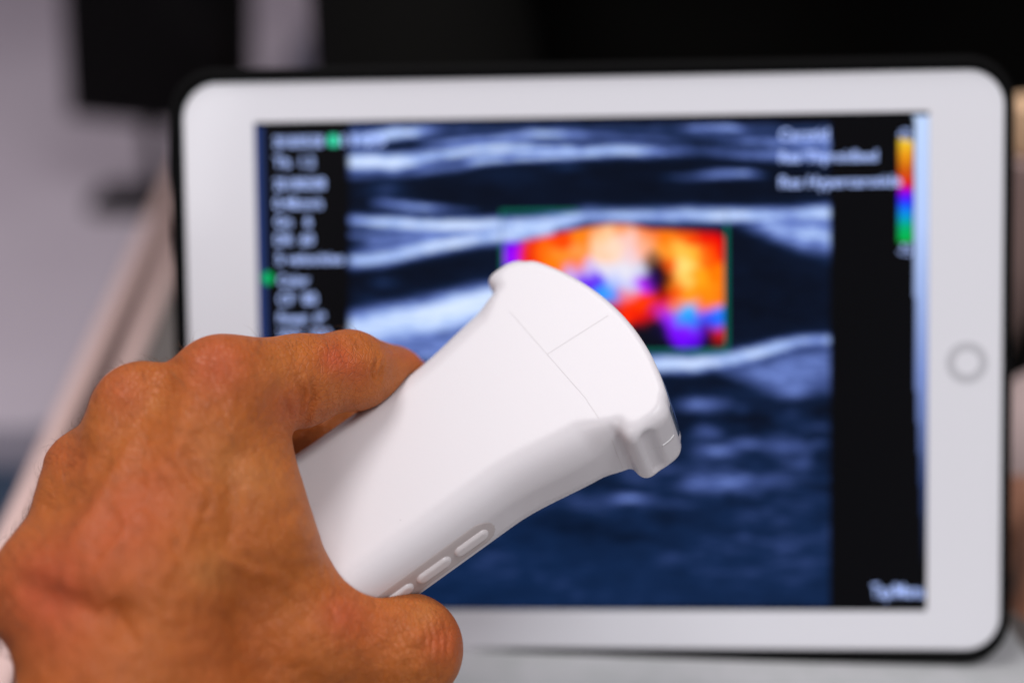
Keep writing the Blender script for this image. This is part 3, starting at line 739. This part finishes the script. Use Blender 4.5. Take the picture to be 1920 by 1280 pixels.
Vh = Vh + NH*D[:, None]
ho = c2w(K(260, 1290, 290))
hand = mk('person', c2w(Vh), Fh, None, origin=ho)
tag(hand, 'tanned left hand gripping the white ultrasound probe, back of the hand showing', 'hand')
# colour zones of the skin (redder knuckles and joints, extra red darkening the lower left, paler patches)
red = np.zeros(len(hx)); pale = np.zeros(len(hx))
for x, y, s, a in ((405, 680, 70, .8), (225, 730, 50, .5), (120, 850, 40, .4), (628, 670, 34, 1.0), (670, 700, 30, .5), (545, 760, 50, .5), (250, 980, 90, .35), (100, 1100, 90, .45), (640, 1150, 46, .7), (830, 1200, 44, .7), (300, 900, 80, .3), (180, 1010, 110, .4), (50, 1100, 90, .5), (120, 1220, 110, .4), (420, 1230, 120, .3), (700, 1180, 60, .3), (780, 660, 20, .4)):
    red += a*np.exp(-((hx-x)**2+(hy-y)**2)/s**2)
for x, y, s, a in ((290, 755, 16, .5), (480, 900, 50, .6), (390, 1070, 40, .7), (520, 700, 40, .3), (330, 640, 20, .2), (800, 1150, 24, .5), (420, 860, 40, .4)):
    pale += a*np.exp(-((hx-x)**2+(hy-y)**2)/s**2)
at = hand.data.color_attributes.new('zones', 'FLOAT_COLOR', 'POINT')
zc = np.stack([np.clip(red, 0, 1), np.clip(pale, 0, 1), np.zeros(len(hx)), np.ones(len(hx))], 1)
at.data.foreach_set('color', zc.astype(np.float32).ravel())
m = bpy.data.materials.new('skin'); m.use_nodes = True; nt = m.node_tree; b = nt.nodes['Principled BSDF']
def N_(t, **kw):
    n = nt.nodes.new(t)
    for k_, v_ in kw.items():
        if k_ in n.inputs: n.inputs[k_].default_value = v_
        else: setattr(n, k_, v_)
    return n
tc = N_('ShaderNodeTexCoord'); an = N_('ShaderNodeAttribute', attribute_name='zones'); se = N_('ShaderNodeSeparateColor'); nt.links.new(an.outputs['Color'], se.inputs[0])
def mixc(fac, a, c):
    x = nt.nodes.new('ShaderNodeMix'); x.data_type = 'RGBA'
    for inp, v in ((x.inputs['Factor'], fac), (x.inputs['A'], a), (x.inputs['B'], c)):
        if isinstance(v, tuple): inp.default_value = (*v, 1)
        elif isinstance(v, (int, float)): inp.default_value = v
        else: nt.links.new(v, inp)
    return x.outputs['Result']
def math_(op, a, c=0.0):
    x = nt.nodes.new('ShaderNodeMath'); x.operation = op
    for inp, v in ((x.inputs[0], a), (x.inputs[1], c)):
        if isinstance(v, (int, float)): inp.default_value = v
        else: nt.links.new(v, inp)
    return x.outputs[0]
n1_ = N_('ShaderNodeTexNoise', Scale=70.0, Detail=4.0); n2_ = N_('ShaderNodeTexNoise', Scale=420.0, Detail=5.0); n3_ = N_('ShaderNodeTexNoise', Scale=1500.0, Detail=3.0)
for n in (n1_, n2_, n3_): nt.links.new(tc.outputs['Object'], n.inputs['Vector'])
base_c = mixc(n1_.outputs['Fac'], (0.41, 0.105, 0.016), (0.50, 0.148, 0.027))
base_c = mixc(math_('MULTIPLY', se.outputs[0], 0.9), base_c, (0.48, 0.085, 0.030))
base_c = mixc(math_('MULTIPLY', se.outputs[1], 0.5), base_c, (0.55, 0.24, 0.075))
mott = math_('MULTIPLY', math_('SUBTRACT', n2_.outputs['Fac'], 0.42), 1.1)
base_c = mixc(mott, base_c, (0.30, 0.07, 0.015))
nt.links.new(base_c, b.inputs['Base Color'])
b.inputs['Roughness'].default_value = 0.44; b.inputs['Specular IOR Level'].default_value = 0.28
b.inputs['Subsurface Weight'].default_value = 0.25; b.inputs['Subsurface Radius'].default_value = (1.0, 0.35, 0.2); b.inputs['Subsurface Scale'].default_value = 0.004
# fine crossing skin lines
wv1 = N_('ShaderNodeTexVoronoi', Scale=900.0); wv1.feature = 'DISTANCE_TO_EDGE'
mp = N_('ShaderNodeMapping'); mp.inputs['Scale'].default_value = (1.0, 0.6, 0.8); mp.inputs['Rotation'].default_value = (0.3, 0.6, 0.7)
nt.links.new(tc.outputs['Object'], mp.inputs['Vector']); nt.links.new(mp.outputs['Vector'], wv1.inputs['Vector'])
hgt = math_('ADD', math_('MULTIPLY', math_('MINIMUM', wv1.outputs['Distance'], 0.12), 3.0), math_('MULTIPLY', n2_.outputs['Fac'], 1.4))
hgt = math_('ADD', hgt, math_('MULTIPLY', n3_.outputs['Fac'], 0.35))
bp = N_('ShaderNodeBump'); bp.inputs['Strength'].default_value = 0.8; bp.inputs['Distance'].default_value = 0.0004
nt.links.new(hgt, bp.inputs['Height']); nt.links.new(bp.outputs['Normal'], b.inputs['Normal'])
hand.data.materials.append(m)

# fine hairs on the back of the hand and the first finger segment
Vs = []; Fs = []
cand = np.where((NH[:, 2] > -0.35) & (((hx > -60) & (hx < 520) & (hy > 640) & (hy < 1250) & (hx + hy*0.9 < 1330)) | ((hx > 520) & (hx < 680) & (hy < 680))))[0]
sel = rng.choice(cand, 900, replace=False)
flow_dir = c2w(K(100, 800, 320)) - c2w(K(260, 1100, 300)); flow_dir = un(flow_dir + 0.5*(c2w(K(0, 900, 320))-c2w(K(200, 900, 320))))
Vw = c2w(Vh); Nw = NH @ CR.T
for i in sel:
    p0 = Vw[i]; n = Nw[i]; tdir = flow_dir + rng.normal(0, 0.35, 3); tdir -= n*(tdir@n); tdir = un(tdir)
    L = rng.uniform(0.002, 0.0055); r = 0.000038
    s0 = np.cross(tdir, n); pts = [p0 + tdir*L*t + n*(L*0.35*math.sin(t*2.2)) for t in (0, .25, .5, .75, 1)]
    b0 = len(Vs)
    for j, pt in enumerate(pts):
        rr_ = r*(1-j/4.4)
        for a in (0, 2.094, 4.189): Vs.append(pt + s0*rr_*math.cos(a) + n*rr_*math.sin(a))
    for j in range(4):
        for a in range(3): Fs.append((b0+j*3+a, b0+j*3+(a+1) % 3, b0+j*3+3+(a+1) % 3, b0+j*3+3+a))
mk('hair', np.array(Vs), Fs, mat('hand_hair', (0.16, 0.07, 0.03), 0.5), hand)
# sleeve round the forearm, below the picture
def slv(p):
    a = Kp(290, 1600, 294); b_ = Kp(360, 3200, 165)
    d = smin(cone(p, a, b_, 33, 38), cone(p, Kp(400, 1600, 298), Kp(480, 3200, 170), 31, 36), 12)
    ax_ = un(b_-a); return smax(smax(d, -((p-a)@ax_), 2), -smax(cone(p, a-ax_*40, b_-ax_*40, 27, 30), -((p-a)@-ax_)-3, 1)*0+d*0-50, 1)
V, f_ = nets(slv, (-150, -290, -370), (40, -65, -110), 3.5, 2)
mk('sleeve', c2w(V), f_, M_jacket, hand)
